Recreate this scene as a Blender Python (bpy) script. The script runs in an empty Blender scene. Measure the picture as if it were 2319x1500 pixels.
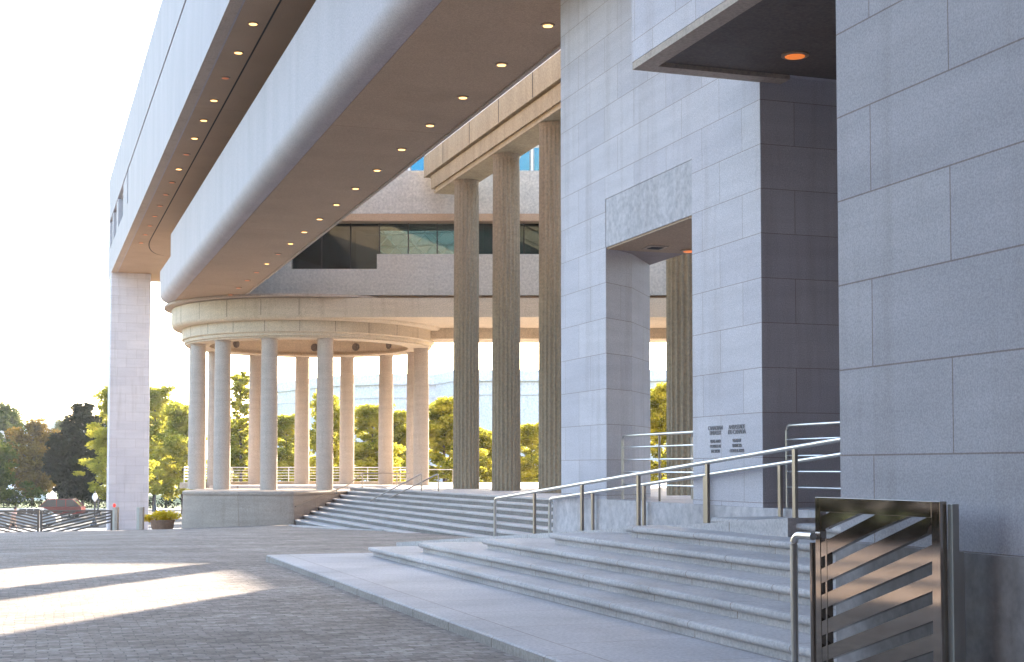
import bpy, bmesh, math, random
from mathutils import Vector, Matrix
random.seed(7)
R = math.radians
sc = bpy.context.scene
C = sc.collection

# ---------------- camera ----------------
EZ = 1.6
cd = bpy.data.cameras.new("camera"); cam = bpy.data.objects.new("camera", cd); C.objects.link(cam)
cd.sensor_width = 36; cd.lens = 50.0; cd.shift_y = 0.0733; cd.clip_start = 0.1; cd.clip_end = 3000
cam.location = (0, 0, EZ); cam.rotation_euler = (R(90 + 2.49), 0, 0)
sc.camera = cam

# ---------------- sky, sun, exposure ----------------
SUN_AZ, SUN_EL = R(18.2), math.atan(0.34)
w = bpy.data.worlds.new("World"); sc.world = w; w.use_nodes = True
nt = w.node_tree; bg = nt.nodes['Background']
sky = nt.nodes.new('ShaderNodeTexSky'); sky.sky_type = 'NISHITA'; sky.sun_disc = False
sky.sun_elevation = SUN_EL; sky.sun_rotation = SUN_AZ; sky.altitude = 20; sky.air_density = 1.0; sky.dust_density = 1.6; sky.ozone_density = 1.0
nt.links.new(sky.outputs[0], bg.inputs[0]); bg.inputs[1].default_value = 0.15
sd = bpy.data.lights.new("sun", 'SUN'); so = bpy.data.objects.new("sun", sd); C.objects.link(so)
sd.energy = 4.5; sd.angle = R(0.53); sd.color = (1.0, 0.87, 0.70)
sv = Vector((math.sin(SUN_AZ) * math.cos(SUN_EL), math.cos(SUN_AZ) * math.cos(SUN_EL), math.sin(SUN_EL)))
so.rotation_euler = (-sv).to_track_quat('-Z', 'Y').to_euler()
so.location = (0, 0, 60)
sc.view_settings.view_transform = 'Standard'; sc.view_settings.look = 'None'
sc.view_settings.exposure = 2.75; sc.view_settings.gamma = 1.0
sc.render.engine = 'CYCLES'
sc.cycles.max_bounces = 7; sc.cycles.diffuse_bounces = 5; sc.cycles.transparent_max_bounces = 12
sc.cycles.caustics_reflective = False; sc.cycles.caustics_refractive = False

# ---------------- frames ----------------
AL = math.atan(1099.5 / 3221)                       # the embassy's walls run at this angle to the view
ROT = (0, 0, AL)
def L2W(s, t, z=0): return Vector((s * math.cos(AL) - t * math.sin(AL), s * math.sin(AL) + t * math.cos(AL), z))
def zg(x, y):                                        # plaza level: flat near, then falling gently to the street
    k = 0.0235 if x > -11 else 0.0235 + 0.0055 * min(1, (-11 - x) / 6) + 0.0004 * max(0, -17 - x)
    z = -0.1 - k * max(0, min(y, 70) - 25)
    if y > 70: z -= 0.085 * (y - 70)
    return max(z, -2.96)

# ---------------- materials ----------------
def nodes(name):
    m = bpy.data.materials.new(name); m.use_nodes = True
    n = m.node_tree; b = n.nodes['Principled BSDF']
    return m, n, b
def N_(n, t, **k):
    o = n.nodes.new(t)
    for a, v in k.items(): setattr(o, a, v)
    return o
def ramp(n, src, stops):
    r = N_(n, 'ShaderNodeValToRGB'); e = r.color_ramp.elements
    while len(e) < len(stops): e.new(0.5)
    for i, (p, c) in enumerate(stops): e[i].position = p; e[i].color = (*c, 1)
    n.links.new(src, r.inputs[0]); return r
def mul(c, f): return tuple(x * f for x in c)
def stone(name, col, joint=None, rough=.7, var=.12, grain=14, streak=False, bump=.25, off=.5, zoff=.46, xoff=0., mode='wall', stain=.7):
    m, n, b = nodes(name); L = n.links
    tc = N_(n, 'ShaderNodeTexCoord')
    n1 = N_(n, 'ShaderNodeTexNoise'); n1.inputs['Scale'].default_value = .55; n1.inputs['Detail'].default_value = 6
    n2 = N_(n, 'ShaderNodeTexNoise'); n2.inputs['Scale'].default_value = grain; n2.inputs['Detail'].default_value = 8; n2.inputs['Roughness'].default_value = .7
    mp = N_(n, 'ShaderNodeMapping'); mp.inputs['Scale'].default_value = (1.1, 1.1, 9.0) if not streak else (1.6, 1.6, .35)
    L.new(tc.outputs['Object'], mp.inputs[0]); L.new(mp.outputs[0], n1.inputs[0]); L.new(tc.outputs['Object'], n2.inputs[0])
    r1 = ramp(n, n1.outputs[0], [(.3, mul(col, 1 - var)), (.7, mul(col, 1 + var))])
    r2 = ramp(n, n2.outputs[0], [(.36, (.78, .78, .79)), (.64, (1.16, 1.16, 1.15))])
    mx = N_(n, 'ShaderNodeMix', data_type='RGBA', blend_type='MULTIPLY'); mx.inputs[0].default_value = 1
    L.new(r1.outputs[0], mx.inputs[6]); L.new(r2.outputs[0], mx.inputs[7])
    out = mx.outputs[2]
    n3 = N_(n, 'ShaderNodeTexNoise'); n3.inputs['Scale'].default_value = 1.0; n3.inputs['Detail'].default_value = 5; n3.inputs['Roughness'].default_value = .6
    m3 = N_(n, 'ShaderNodeMapping'); m3.inputs['Scale'].default_value = (2.6, 2.6, .22) if mode == 'wall' else (.8, .8, .8); m3.inputs['Location'].default_value = (3, 7, 1)
    L.new(tc.outputs['Object'], m3.inputs[0]); L.new(m3.outputs[0], n3.inputs[0])
    r3 = ramp(n, n3.outputs[0], [(.28, (.80, .77, .74)), (.48, (1, 1, 1))])
    m4 = N_(n, 'ShaderNodeMix', data_type='RGBA', blend_type='MULTIPLY'); m4.inputs[0].default_value = stain; L.new(out, m4.inputs[6]); L.new(r3.outputs[0], m4.inputs[7]); out = m4.outputs[2]
    hb = n2.outputs[0]
    if joint:
        W, H, ms = joint
        sx = N_(n, 'ShaderNodeSeparateXYZ'); L.new(tc.outputs['Object'], sx.inputs[0])
        ad = N_(n, 'ShaderNodeMath', operation='ADD'); L.new(sx.outputs[0], ad.inputs[0]); L.new(sx.outputs[1], ad.inputs[1])
        if mode == 'floor': ad = sx; 
        ad2 = N_(n, 'ShaderNodeMath', operation='ADD'); L.new(ad.outputs[1 if mode == 'floor' else 0], ad2.inputs[0]); ad2.inputs[1].default_value = 40 + xoff
        az = N_(n, 'ShaderNodeMath', operation='ADD'); L.new(sx.outputs[0 if mode == 'floor' else 2], az.inputs[0]); az.inputs[1].default_value = 6 * H * 2 - zoff
        cb = N_(n, 'ShaderNodeCombineXYZ'); L.new(ad2.outputs[0], cb.inputs[0]); L.new(az.outputs[0], cb.inputs[1])
        bt = N_(n, 'ShaderNodeTexBrick'); bt.offset = off; bt.offset_frequency = 2
        bt.inputs['Scale'].default_value = 1; bt.inputs['Brick Width'].default_value = W; bt.inputs['Row Height'].default_value = H
        bt.inputs['Mortar Size'].default_value = ms; bt.inputs['Mortar Smooth'].default_value = .1; bt.inputs['Bias'].default_value = 0
        bt.inputs['Color1'].default_value = (.93, .93, .945, 1); bt.inputs['Color2'].default_value = (1.04, 1.04, 1.03, 1); bt.inputs['Mortar'].default_value = (.60, .52, .46, 1)
        L.new(cb.outputs[0], bt.inputs[0])
        m2 = N_(n, 'ShaderNodeMix', data_type='RGBA', blend_type='MULTIPLY'); m2.inputs[0].default_value = 1
        L.new(out, m2.inputs[6]); L.new(bt.outputs['Color'], m2.inputs[7]); out = m2.outputs[2]
        sb = N_(n, 'ShaderNodeMath', operation='MULTIPLY_ADD'); L.new(bt.outputs['Fac'], sb.inputs[0]); sb.inputs[1].default_value = -2.5; L.new(n2.outputs[0], sb.inputs[2]); hb = sb.outputs[0]
    L.new(out, b.inputs['Base Color']); b.inputs['Roughness'].default_value = rough
    b.inputs['Specular IOR Level'].default_value = .3
    bp = N_(n, 'ShaderNodeBump'); bp.inputs['Strength'].default_value = bump; bp.inputs['Distance'].default_value = .012
    L.new(hb, bp.inputs['Height']); L.new(bp.outputs[0], b.inputs['Normal'])
    return m
def plain(name, col, rough=.6, metal=0., noise=0., spec=.4, scale=6):
    m, n, b = nodes(name); b.inputs['Roughness'].default_value = rough; b.inputs['Metallic'].default_value = metal
    b.inputs['Specular IOR Level'].default_value = spec
    tc = N_(n, 'ShaderNodeTexCoord'); n1 = N_(n, 'ShaderNodeTexNoise'); n1.inputs['Scale'].default_value = scale; n1.inputs['Detail'].default_value = 5
    n.links.new(tc.outputs['Object'], n1.inputs[0])
    v = max(noise, .04)
    r = ramp(n, n1.outputs[0], [(.3, mul(col, 1 - v)), (.7, mul(col, 1 + v))])
    n.links.new(r.outputs[0], b.inputs['Base Color'])
    return m
SC = (.45, .415, .43)  # near wall: darker copy of the pier granite, standing in for blocked sky
PC = (.57, .53, .55)
M = {}
M['wall'] = stone('granite_wall', SC, joint=(1.65, .615, .006), grain=75, var=.07, bump=.14, off=.545, xoff=.34)
M['pier'] = stone('granite_pier', PC, joint=(1.25, .615, .005), grain=60, var=.06, bump=.16, off=.45, zoff=.51, xoff=.3)
M['beam'] = stone('smooth_beam_concrete', (.42, .375, .385), grain=24, var=.06, bump=.06, streak=True, stain=.22)
M['band'] = stone('facade_stone', (.49, .465, .42), grain=8, stain=.3, var=.05)
M['soffit'] = stone('soffit_plaster', (.43, .30, .20), joint=(17.0, 50, .012), grain=30, stain=.3, var=.05, bump=.1, mode='floor')
M['soffit_trim'] = stone('soffit_trim', (.46, .37, .30), grain=20, var=.05, bump=.1)
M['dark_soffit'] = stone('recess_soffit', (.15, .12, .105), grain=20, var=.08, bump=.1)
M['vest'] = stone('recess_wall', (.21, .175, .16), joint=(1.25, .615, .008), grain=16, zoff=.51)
M['lintel'] = stone('stained_lintel', (.48, .45, .46), grain=9, var=.08, bump=.2, streak=True)
M['plinth'] = stone('plinth_concrete', (.53, .485, .48), grain=6, var=.16, streak=True, bump=.2)
M['base'] = stone('brown_base_concrete', (.27, .235, .225), grain=6, var=.18, streak=True, bump=.25)
M['step'] = stone('step_granite', (.53, .485, .465), joint=(1.9, 1000, .009), grain=26, var=.12, bump=.35, mode='floor')
M['edge'] = stone('edge_granite', (.34, .30, .27), joint=(1.45, 1000, .012), grain=26, var=.15, bump=.4, mode='floor')
M['slab'] = stone('platform_granite', (.54, .50, .49), joint=(1.45, 1.38, .007), grain=26, var=.12, bump=.35, mode='floor')
M['riser'] = stone('shaded_riser_granite', (.23, .20, .18), grain=14, var=.16, bump=.35)  # riser colour darkened for shade the nosings don't cast, plus dirt
M['rot'] = stone('rotunda_stone', (.58, .48, .36), grain=18, var=.06, bump=.2)
M['drum'] = stone('rotunda_wall_stone', (.40, .32, .26), joint=(5.2, 4.1, .008), grain=22, var=.10, bump=.5)
M['colstone'] = stone('column_stone', (.47, .40, .345), grain=26, var=.06, bump=.3)
M['ent'] = stone('bronze_grey_entablature', (.39, .325, .21), grain=10, var=.12, streak=True, bump=.1)
M['brown'] = stone('blocker_dark_brown', (.10, .075, .06), grain=6)  # kept dark so the added blocks behind the viewer bounce little light
M['flute'] = stone('bronze_grey_column', (.30, .25, .18), grain=10, var=.12, streak=True, bump=.1)
M['museum'] = stone('pale_marble', (.66, .62, .68), grain=3, var=.02, bump=.05)
M['steel'] = plain('brushed_steel', (.62, .60, .57), rough=.28, metal=1)
M['post'] = plain('bronze_steel', (.36, .31, .27), rough=.35, metal=1)
M['mirror'] = plain('polished_steel', (.40, .345, .30), rough=.06, metal=1, noise=.1, scale=3)
M['mill'] = plain('dull_steel_edge', (.42, .40, .37), rough=.45, metal=.6)
M['bronze'] = plain('dark_bronze', (.10, .075, .06), rough=.5, metal=.2)
M['white_metal'] = plain('white_metal', (.75, .75, .75), rough=.45)
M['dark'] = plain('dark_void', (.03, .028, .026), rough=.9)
M['medal'] = plain('bronze_medallion', (.16, .13, .11), rough=.6, noise=.3, scale=8)
M['lamp_trim'] = plain('lamp_trim', (.36, .25, .17), rough=.5)
M['road'] = plain('asphalt', (.06, .06, .065), rough=.9, noise=.15, scale=2)
M['walk'] = plain('pavement', (.48, .44, .40), rough=.85, noise=.1, scale=1)
M['soil'] = plain('soil_wall', (.28, .17, .11), rough=.9, noise=.2)
M['tent'] = plain('white_canvas', (.85, .85, .85), rough=.7)
M['bark'] = plain('bark', (.10, .075, .08), rough=.95, noise=.3, scale=5)
M['rubber'] = plain('rubber', (.02, .02, .02), rough=.8)
M['chrome'] = plain('hub_metal', (.6, .6, .6), rough=.25, metal=1)
M['carglass'] = plain('car_glass', (.03, .035, .04), rough=.05, spec=.9)
M['red_paint'] = plain('red_paint', (.16, .012, .01), rough=.25, spec=.6)
M['white_paint'] = plain('white_paint', (.30, .31, .33), rough=.25, spec=.6)
M['dark_paint'] = plain('dark_paint', (.05, .05, .06), rough=.25, spec=.6)
M['tail'] = plain('tail_lamp_red', (.4, .01, .01), rough=.2)
M['skin'] = plain('skin', (.50, .29, .20), rough=.6)
M['shirt'] = plain('pink_shirt', (.50, .33, .30), rough=.8)
M['shorts'] = plain('tan_shorts', (.36, .27, .20), rough=.8)
M['hair'] = plain('dark_hair', (.04, .025, .02), rough=.7)
M['letter'] = plain('letter_grey', (.25, .235, .24), rough=.6)
M['curtain'] = plain('grey_blind', (.42, .43, .45), rough=.8)
def emis(name, col, s):
    m, n, b = nodes(name); b.inputs['Base Color'].default_value = (*col, 1)
    b.inputs['Emission Color'].default_value = (*col, 1); b.inputs['Emission Strength'].default_value = s; return m
M['lens'] = emis('warm_lamp', (1, .50, .16), .62)
M['lens_dim'] = emis('dim_lamp', (1, .32, .12), .02)
M['lens_orange'] = emis('orange_lamp', (1, .25, .05), .10)
M['red_lens'] = emis('red_signal', (1, .06, .04), .15)
def glass(name, tint, f=.45, rough=.02):
    m, n, b = nodes(name); n.nodes.remove(b); o = n.nodes['Material Output']
    t = N_(n, 'ShaderNodeBsdfTransparent'); t.inputs[0].default_value = (*tint, 1)
    g = N_(n, 'ShaderNodeBsdfGlossy'); g.inputs[0].default_value = (.7, .8, .8, 1); g.inputs[1].default_value = rough
    fr = N_(n, 'ShaderNodeFresnel'); fr.inputs[0].default_value = 1.5
    mx = N_(n, 'ShaderNodeMixShader')
    a = N_(n, 'ShaderNodeMath', operation='ADD'); n.links.new(fr.outputs[0], a.inputs[0]); a.inputs[1].default_value = f
    n.links.new(a.outputs[0], mx.inputs[0]); n.links.new(t.outputs[0], mx.inputs[1]); n.links.new(g.outputs[0], mx.inputs[2])
    n.links.new(mx.outputs[0], o.inputs[0]); return m
M['glass'] = glass('green_glass', (.50, .68, .62), .03)
M['darkglass'] = glass('dark_green_glass', (.10, .20, .19), .02)
M['blueglass'] = plain('blue_reflective_glass', (.035, .105, .15), rough=.12, metal=1)
def paving():
    m, n, b = nodes('granite_setts'); L = n.links
    tc = N_(n, 'ShaderNodeTexCoord'); mp = N_(n, 'ShaderNodeMapping'); mp.inputs['Rotation'].default_value = (0, 0, -AL)
    L.new(tc.outputs['Object'], mp.inputs[0])
    wv = N_(n, 'ShaderNodeTexNoise'); wv.inputs['Scale'].default_value = 1.3; wv.inputs['Detail'].default_value = 3; L.new(mp.outputs[0], wv.inputs[0])
    va = N_(n, 'ShaderNodeVectorMath', operation='SCALE'); va.inputs['Scale'].default_value = .17; L.new(wv.outputs['Color'], va.inputs[0])
    vb = N_(n, 'ShaderNodeVectorMath', operation='ADD'); L.new(mp.outputs[0], vb.inputs[0]); L.new(va.outputs[0], vb.inputs[1])
    bt = N_(n, 'ShaderNodeTexBrick'); bt.inputs['Scale'].default_value = 1; bt.inputs['Brick Width'].default_value = .21; bt.inputs['Row Height'].default_value = .12
    bt.inputs['Mortar Size'].default_value = .008; bt.inputs['Mortar Smooth'].default_value = .6
    bt.inputs['Color1'].default_value = (.24, .205, .18, 1); bt.inputs['Color2'].default_value = (.40, .35, .31, 1); bt.inputs['Mortar'].default_value = (.19, .165, .15, 1)
    L.new(vb.outputs[0], bt.inputs[0])
    n1 = N_(n, 'ShaderNodeTexNoise'); n1.inputs['Scale'].default_value = 9; n1.inputs['Detail'].default_value = 9; n1.inputs['Roughness'].default_value = .75
    n2 = N_(n, 'ShaderNodeTexNoise'); n2.inputs['Scale'].default_value = .5; n2.inputs['Detail'].default_value = 5
    L.new(tc.outputs['Object'], n1.inputs[0]); L.new(tc.outputs['Object'], n2.inputs[0])
    r1 = ramp(n, n1.outputs[0], [(.30, (.55, .50, .48)), (.66, (1.3, 1.3, 1.3))]); r2 = ramp(n, n2.outputs[0], [(.3, (.72, .70, .69)), (.7, (1.15, 1.14, 1.14))])
    a = N_(n, 'ShaderNodeMix', data_type='RGBA', blend_type='MULTIPLY'); a.inputs[0].default_value = 1; L.new(bt.outputs['Color'], a.inputs[6]); L.new(r1.outputs[0], a.inputs[7])
    c = N_(n, 'ShaderNodeMix', data_type='RGBA', blend_type='MULTIPLY'); c.inputs[0].default_value = 1; L.new(a.outputs[2], c.inputs[6]); L.new(r2.outputs[0], c.inputs[7])
    L.new(c.outputs[2], b.inputs['Base Color']); b.inputs['Roughness'].default_value = .8; b.inputs['Specular IOR Level'].default_value = .25
    h = N_(n, 'ShaderNodeMath', operation='MULTIPLY_ADD'); L.new(bt.outputs['Fac'], h.inputs[0]); h.inputs[1].default_value = -.8; L.new(n1.outputs[0], h.inputs[2])
    bp = N_(n, 'ShaderNodeBump'); bp.inputs['Strength'].default_value = .7; bp.inputs['Distance'].default_value = .02; L.new(h.outputs[0], bp.inputs['Height']); L.new(bp.outputs[0], b.inputs['Normal'])
    return m
M['paving'] = paving()
def leafmat(name, col, col2, trans=.5):
    m, n, b = nodes(name); n.nodes.remove(b); o = n.nodes['Material Output']
    tc = N_(n, 'ShaderNodeTexCoord'); ns = N_(n, 'ShaderNodeTexNoise'); ns.inputs['Scale'].default_value = .9; ns.inputs['Detail'].default_value = 4
    n.links.new(tc.outputs['Object'], ns.inputs[0]); r = ramp(n, ns.outputs[0], [(.35, col), (.65, col2)])
    d = N_(n, 'ShaderNodeBsdfDiffuse'); t = N_(n, 'ShaderNodeBsdfTranslucent'); mx = N_(n, 'ShaderNodeMixShader'); mx.inputs[0].default_value = trans
    n.links.new(r.outputs[0], d.inputs[0]); n.links.new(r.outputs[0], t.inputs[0])
    n.links.new(d.outputs[0], mx.inputs[1]); n.links.new(t.outputs[0], mx.inputs[2]); n.links.new(mx.outputs[0], o.inputs[0]); return m
M['leaf_yellow'] = leafmat('yellow_green_leaves', (.22, .23, .03), (.60, .53, .08), .58)
M['leaf_green'] = leafmat('green_leaves', (.035, .055, .012), (.12, .135, .025), .4)
M['leaf_dark'] = leafmat('dark_leaves', (.008, .012, .005), (.018, .026, .009), .2)
M['leaf_orange'] = leafmat('golden_leaves', (.09, .055, .012), (.25, .16, .025), .45)
M['leaf_bush'] = leafmat('yellow_flowers', (.60, .44, .02), (.75, .60, .04), .5)
M['hedge'] = leafmat('black_green_hedge', (.004, .006, .003), (.010, .014, .006), .05)
M['grass'] = plain('grass', (.08, .12, .03), rough=.9, noise=.3, scale=1)

# ---------------- mesh helpers ----------------
class MB:
    def __init__(s): s.v = []; s.f = []
    def add(s, vs, fs):
        o = len(s.v); s.v += [tuple(p) for p in vs]; s.f += [tuple(i + o for i in f) for f in fs]; return s
    def box(s, x0, x1, y0, y1, z0, z1):
        return s.add([(x0, y0, z0), (x1, y0, z0), (x1, y1, z0), (x0, y1, z0), (x0, y0, z1), (x1, y0, z1), (x1, y1, z1), (x0, y1, z1)],
                     [(0, 3, 2, 1), (4, 5, 6, 7), (0, 1, 5, 4), (1, 2, 6, 5), (2, 3, 7, 6), (3, 0, 4, 7)])
    def layered(s, rings, cap=True):
        n = len(rings[0]); vs = [p for r in rings for p in r]; fs = []
        for i in range(len(rings) - 1):
            for j in range(n):
                k = (j + 1) % n; fs.append((i * n + j, i * n + k, (i + 1) * n + k, (i + 1) * n + j))
        if cap: fs.append(tuple(reversed(range(n)))); fs.append(tuple((len(rings) - 1) * n + j for j in range(n)))
        return s.add(vs, fs)
    def prism(s, poly, z0, z1): return s.layered([[(x, y, z0) for x, y in poly], [(x, y, z1) for x, y in poly]])
    def extrude_y(s, prof, y0, y1): return s.layered([[(x, y0, z) for x, z in prof], [(x, y1, z) for x, z in prof]])
    def tube(s, pts, r, n=8, cap=True):
        pts = [Vector(p) for p in pts]; rings = []
        for i, p in enumerate(pts):
            d = (pts[min(i + 1, len(pts) - 1)] - pts[max(i - 1, 0)]).normalized()
            up = Vector((0, 0, 1)) if abs(d.z) < .95 else Vector((1, 0, 0))
            a = d.cross(up).normalized(); b = a.cross(d); rr = r[i] if isinstance(r, (list, tuple)) else r
            rings.append([tuple(p + a * (rr * math.cos(2 * math.pi * k / n)) + b * (rr * math.sin(2 * math.pi * k / n))) for k in range(n)])
        return s.layered(rings, cap)
    def lathe(s, prof, cx=0, cy=0, n=32, cap=True):
        return s.layered([[(cx + r * math.cos(2 * math.pi * k / n), cy + r * math.sin(2 * math.pi * k / n), z) for k in range(n)] for r, z in prof], cap)
    def annulus(s, prof, cx, cy, n=72):               # closed ring from a closed (r, z) profile
        m = len(prof); vs = []; fs = []
        for k in range(n):
            c, q = math.cos(2 * math.pi * k / n), math.sin(2 * math.pi * k / n)
            vs += [(cx + r * c, cy + r * q, z) for r, z in prof]
        for k in range(n):
            for j in range(m):
                a = k * m + j; b = k * m + (j + 1) % m; c = ((k + 1) % n) * m + (j + 1) % m; d = ((k + 1) % n) * m + j
                fs.append((a, b, c, d))
        return s.add(vs, fs)
    def build(s, name, mat, parent=None, smooth=False, rot=False, bevel=0):
        me = bpy.data.meshes.new(name); me.from_pydata(s.v, [], s.f); me.materials.append(mat)
        bm = bmesh.new(); bm.from_mesh(me)
        bmesh.ops.recalc_face_normals(bm, faces=bm.faces); bm.to_mesh(me); bm.free()
        if smooth:
            me.polygons.foreach_set('use_smooth', [True] * len(me.polygons))
            try: me.set_sharp_from_angle(angle=R(38))
            except Exception: pass
        o = bpy.data.objects.new(name, me); C.objects.link(o); o.parent = parent
        if rot: o.rotation_euler = ROT
        if bevel:
            b = o.modifiers.new('bevel', 'BEVEL'); b.width = bevel; b.segments = 2; b.limit_method = 'ANGLE'
        return o
def tag(o, label=None, cat=None, group=None, kind=None):
    if label: o['label'] = label
    if cat: o['category'] = cat
    if group: o['group'] = group
    if kind: o['kind'] = kind
    return o
def empty(name, label, cat, loc=(0, 0, 0), rz=0, group=None):
    o = bpy.data.objects.new(name, None); C.objects.link(o); o.location = loc; o.rotation_euler = (0, 0, rz); o.empty_display_size = .3
    return tag(o, label, cat, group)
def struct(o): o['kind'] = 'structure'; return o
def kids(o): return [c for c in C.objects if c.parent == o]
def copy_tree(o, parent=None):
    c = o.copy(); C.objects.link(c); c.parent = parent
    for ch in kids(o): copy_tree(ch, c)
    return c

# ---------------- ground ----------------
def grid(name, xs, ys, zf, mat):
    b = MB(); nx = len(xs)
    vs = [(x, y, zf(x, y)) for y in ys for x in xs]
    fs = [(j * nx + i, j * nx + i + 1, (j + 1) * nx + i + 1, (j + 1) * nx + i) for j in range(len(ys) - 1) for i in range(nx - 1)]
    b.add(vs, fs); return struct(b.build(name, mat, smooth=True))
def fr(a, b, n): return [a + (b - a) * i / n for i in range(n + 1)]
grid('plaza', fr(-60, -24, 8) + fr(-23, -9, 28) + fr(-8, 60, 20), [-40, 0, 25] + fr(27, 69, 21) + fr(70, 92, 12) + [100, 104], zg, M['paving'])
grid('ground', [-1500, -400, 400, 1500], [-600, 104, 400, 2500], lambda x, y: -3.05, M['grass'])
struct(MB().box(-200, 200, 107, 152, -3.3, -2.96).build('road', M['road']))
struct(MB().box(-200, 200, 99, 107, -3.3, -2.93).build('pavement', M['walk']))
struct(MB().box(-200, 200, 152, 156, -3.3, -2.84).build('sidewalk', M['walk']))

# front platform, in the building's frame
struct(MB().box(4.22, 8.6, -12, 26.35, -.6, 0).build('platform', M['slab'], rot=True, bevel=.012))
struct(MB().box(4.205, 4.5, -12, 26.365, -.5, -.018).build('platform_edge', M['edge'], rot=True))
# terrace behind the rear steps and the podium under the piers
struct(MB().prism([(16.62, 20), (16.62, 66.2), (17.3, 70.5), (20.5, 79), (31, 79), (60, 79), (60, 20)], -2.5, .6).build('terrace', M['step'], rot=True))
struct(MB().prism([(-17, 80), (-17, 99.5), (48, 99.5), (48, 70), (2, 70), (-6, 78)], -3.2, .597).build('terrace', M['step']))
struct(MB().box(9.47, 16.6, 8, 25.35, -.8, 1.06).build('podium', M['plinth'], rot=True, bevel=.01))

# ---------------- front steps ----------------
fs_ = empty('stone_steps', 'broad pale granite steps with rounded nosings in front of the entrance wall', 'steps')
NS = [(5.95, 25.5), (6.40, 23.7), (6.85, 21.5), (7.33, 19.75), (7.88, 18.2), (8.48, 16.75)]
for i, (s, t) in enumerate(NS):
    z = .16 * (i + 1)
    rr = []
    for o, zz in [(-.06, z - .172), (-.06, z - .09), (-.012, z - .082), (.012, z - .06), (.018, z - .038), (.010, z - .014), (-.008, z - .003), (-.03, z)]:
        rr.append([(s - o, 8.98, zz), (9.46, 8.98, zz), (9.46, t + o, zz), (s - o, t + o, zz)])
    MB().layered(rr).build('step', M['step'], fs_, smooth=True, rot=True)
MB().extrude_y([(8.5, -.5), (9.46, -.5), (9.46, .02), (8.5, .02)], 9, 9.01)
MB().add([(8.36, 14.6, .3), (9.46, 14.6, .3), (9.46, 33, -.6), (8.36, 33, -.6), (8.36, 14.6, 1.02), (9.46, 14.6, 1.02), (9.46, 33, -.17), (8.36, 33, -.17)],
         [(0, 3, 2, 1), (4, 5, 6, 7), (0, 1, 5, 4), (1, 2, 6, 5), (2, 3, 7, 6), (3, 0, 4, 7)]).build('ramp', M['step'], fs_, rot=True)

S2_ = 5.375
# ---------------- embassy: entrance side ----------------
emb = empty('embassy_building', 'pale granite embassy with long overhanging beams, entrance piers and glazed courtyard front', 'building')
E = emb
MB().box(5.57, 20, -12, 8.97, 1.07, 34).build('wall', M['wall'], E, rot=True)
MB().box(5.51, 19.9, -12, 8.95, -.3, 1.075).build('wall_base', M['base'], E, rot=True)
# upper mass above the entrance
MB().box(7.57, 19.5, 8.99, 17.23, 7.0, 34).build('upper_wall', M['pier'], E, rot=True)
u = MB()
for b in [(7.575, 7.83, 8.99, 17.22), (7.83, 9.8, 16.96, 17.22)]: u.box(b[0], b[1], b[2], b[3], 6.90, 6.997)
u.build('soffit_trim', M['soffit_trim'], E, rot=True)
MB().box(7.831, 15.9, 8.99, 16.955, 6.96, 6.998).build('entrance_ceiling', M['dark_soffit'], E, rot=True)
# piers
MB().prism([(9.47, 24.89), (9.47, 22.7), (10.2, 23.25), (11.08, 24.42), (11.1, 24.89)], 1.06, 5.43).build('pier', M['pier'], E, rot=True)
MB().box(9.47, 11.1, 17.2, 19.33, 1.06, 5.43).build('pier', M['pier'], E, rot=True)
MB().box(9.47, 11.1, 17.2, 24.89, 6.27, 34).build('wall', M['pier'], E, rot=True)
MB().box(9.472, 11.1, 22.73, 24.888, 5.43, 6.27).build('wall', M['pier'], E, rot=True)
MB().box(9.472, 11.1, 17.202, 19.32, 5.43, 6.27).build('wall', M['pier'], E, rot=True)
MB().box(9.478, 11.08, 19.325, 22.725, 5.425, 6.266).build('lintel', M['lintel'], E, rot=True)
MB().box(9.50, 11.06, 19.34, 22.72, 5.39, 5.424).build('doorway_ceiling', M['soffit'], E, rot=True)
MB().box(11.101, 18, 17.2, 17.7, 1.06, 34).build('recess_wall', M['pier'], E, rot=True)
MB().box(15.5, 16, 8.98, 17.19, 1.06, 6.95).build('recess_wall', M['pier'], E, rot=True)
MB().box(11.101, 19.8, 17.71, 24.87, 8.2, 33).build('doorway_sky_blocker', M['pier'], E, rot=True)  # unseen mass added to keep sky light off the doorway reveal
# hidden blocks added behind the colonnade to trim the sun streaks
MB().box(35, 50, 62, 72, .6, 17.95).build('sun_blocker', M['band'], E, rot=True)
MB().box(35, 50, 25, 61.99, .6, 32).build('sun_blocker', M['band'], E, rot=True)

nb = empty('sky_blocker', 'added unseen dark brown block behind the viewer, holding back sky light', 'building', (0, -20, 0))  # added unseen blocks, cutting the sky light from behind the viewer
o = MB().box(4, 60, -45, -16, 0, 26).build('wall', M['brown'], nb, rot=False); o.location = (0, 20, 0)
o = MB().box(-30, 3.99, -45, -3, 0, 24).build('wall', M['brown'], nb, rot=False); o.location = (0, 20, 0)
MB().box(-9, S2_ - .01, -13.9, 8, 15.2, 22).build('overhead_sky_blocker', M['beam'], E, rot=True)  # unseen overhead mass, added to shade the near wall from the sky
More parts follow.
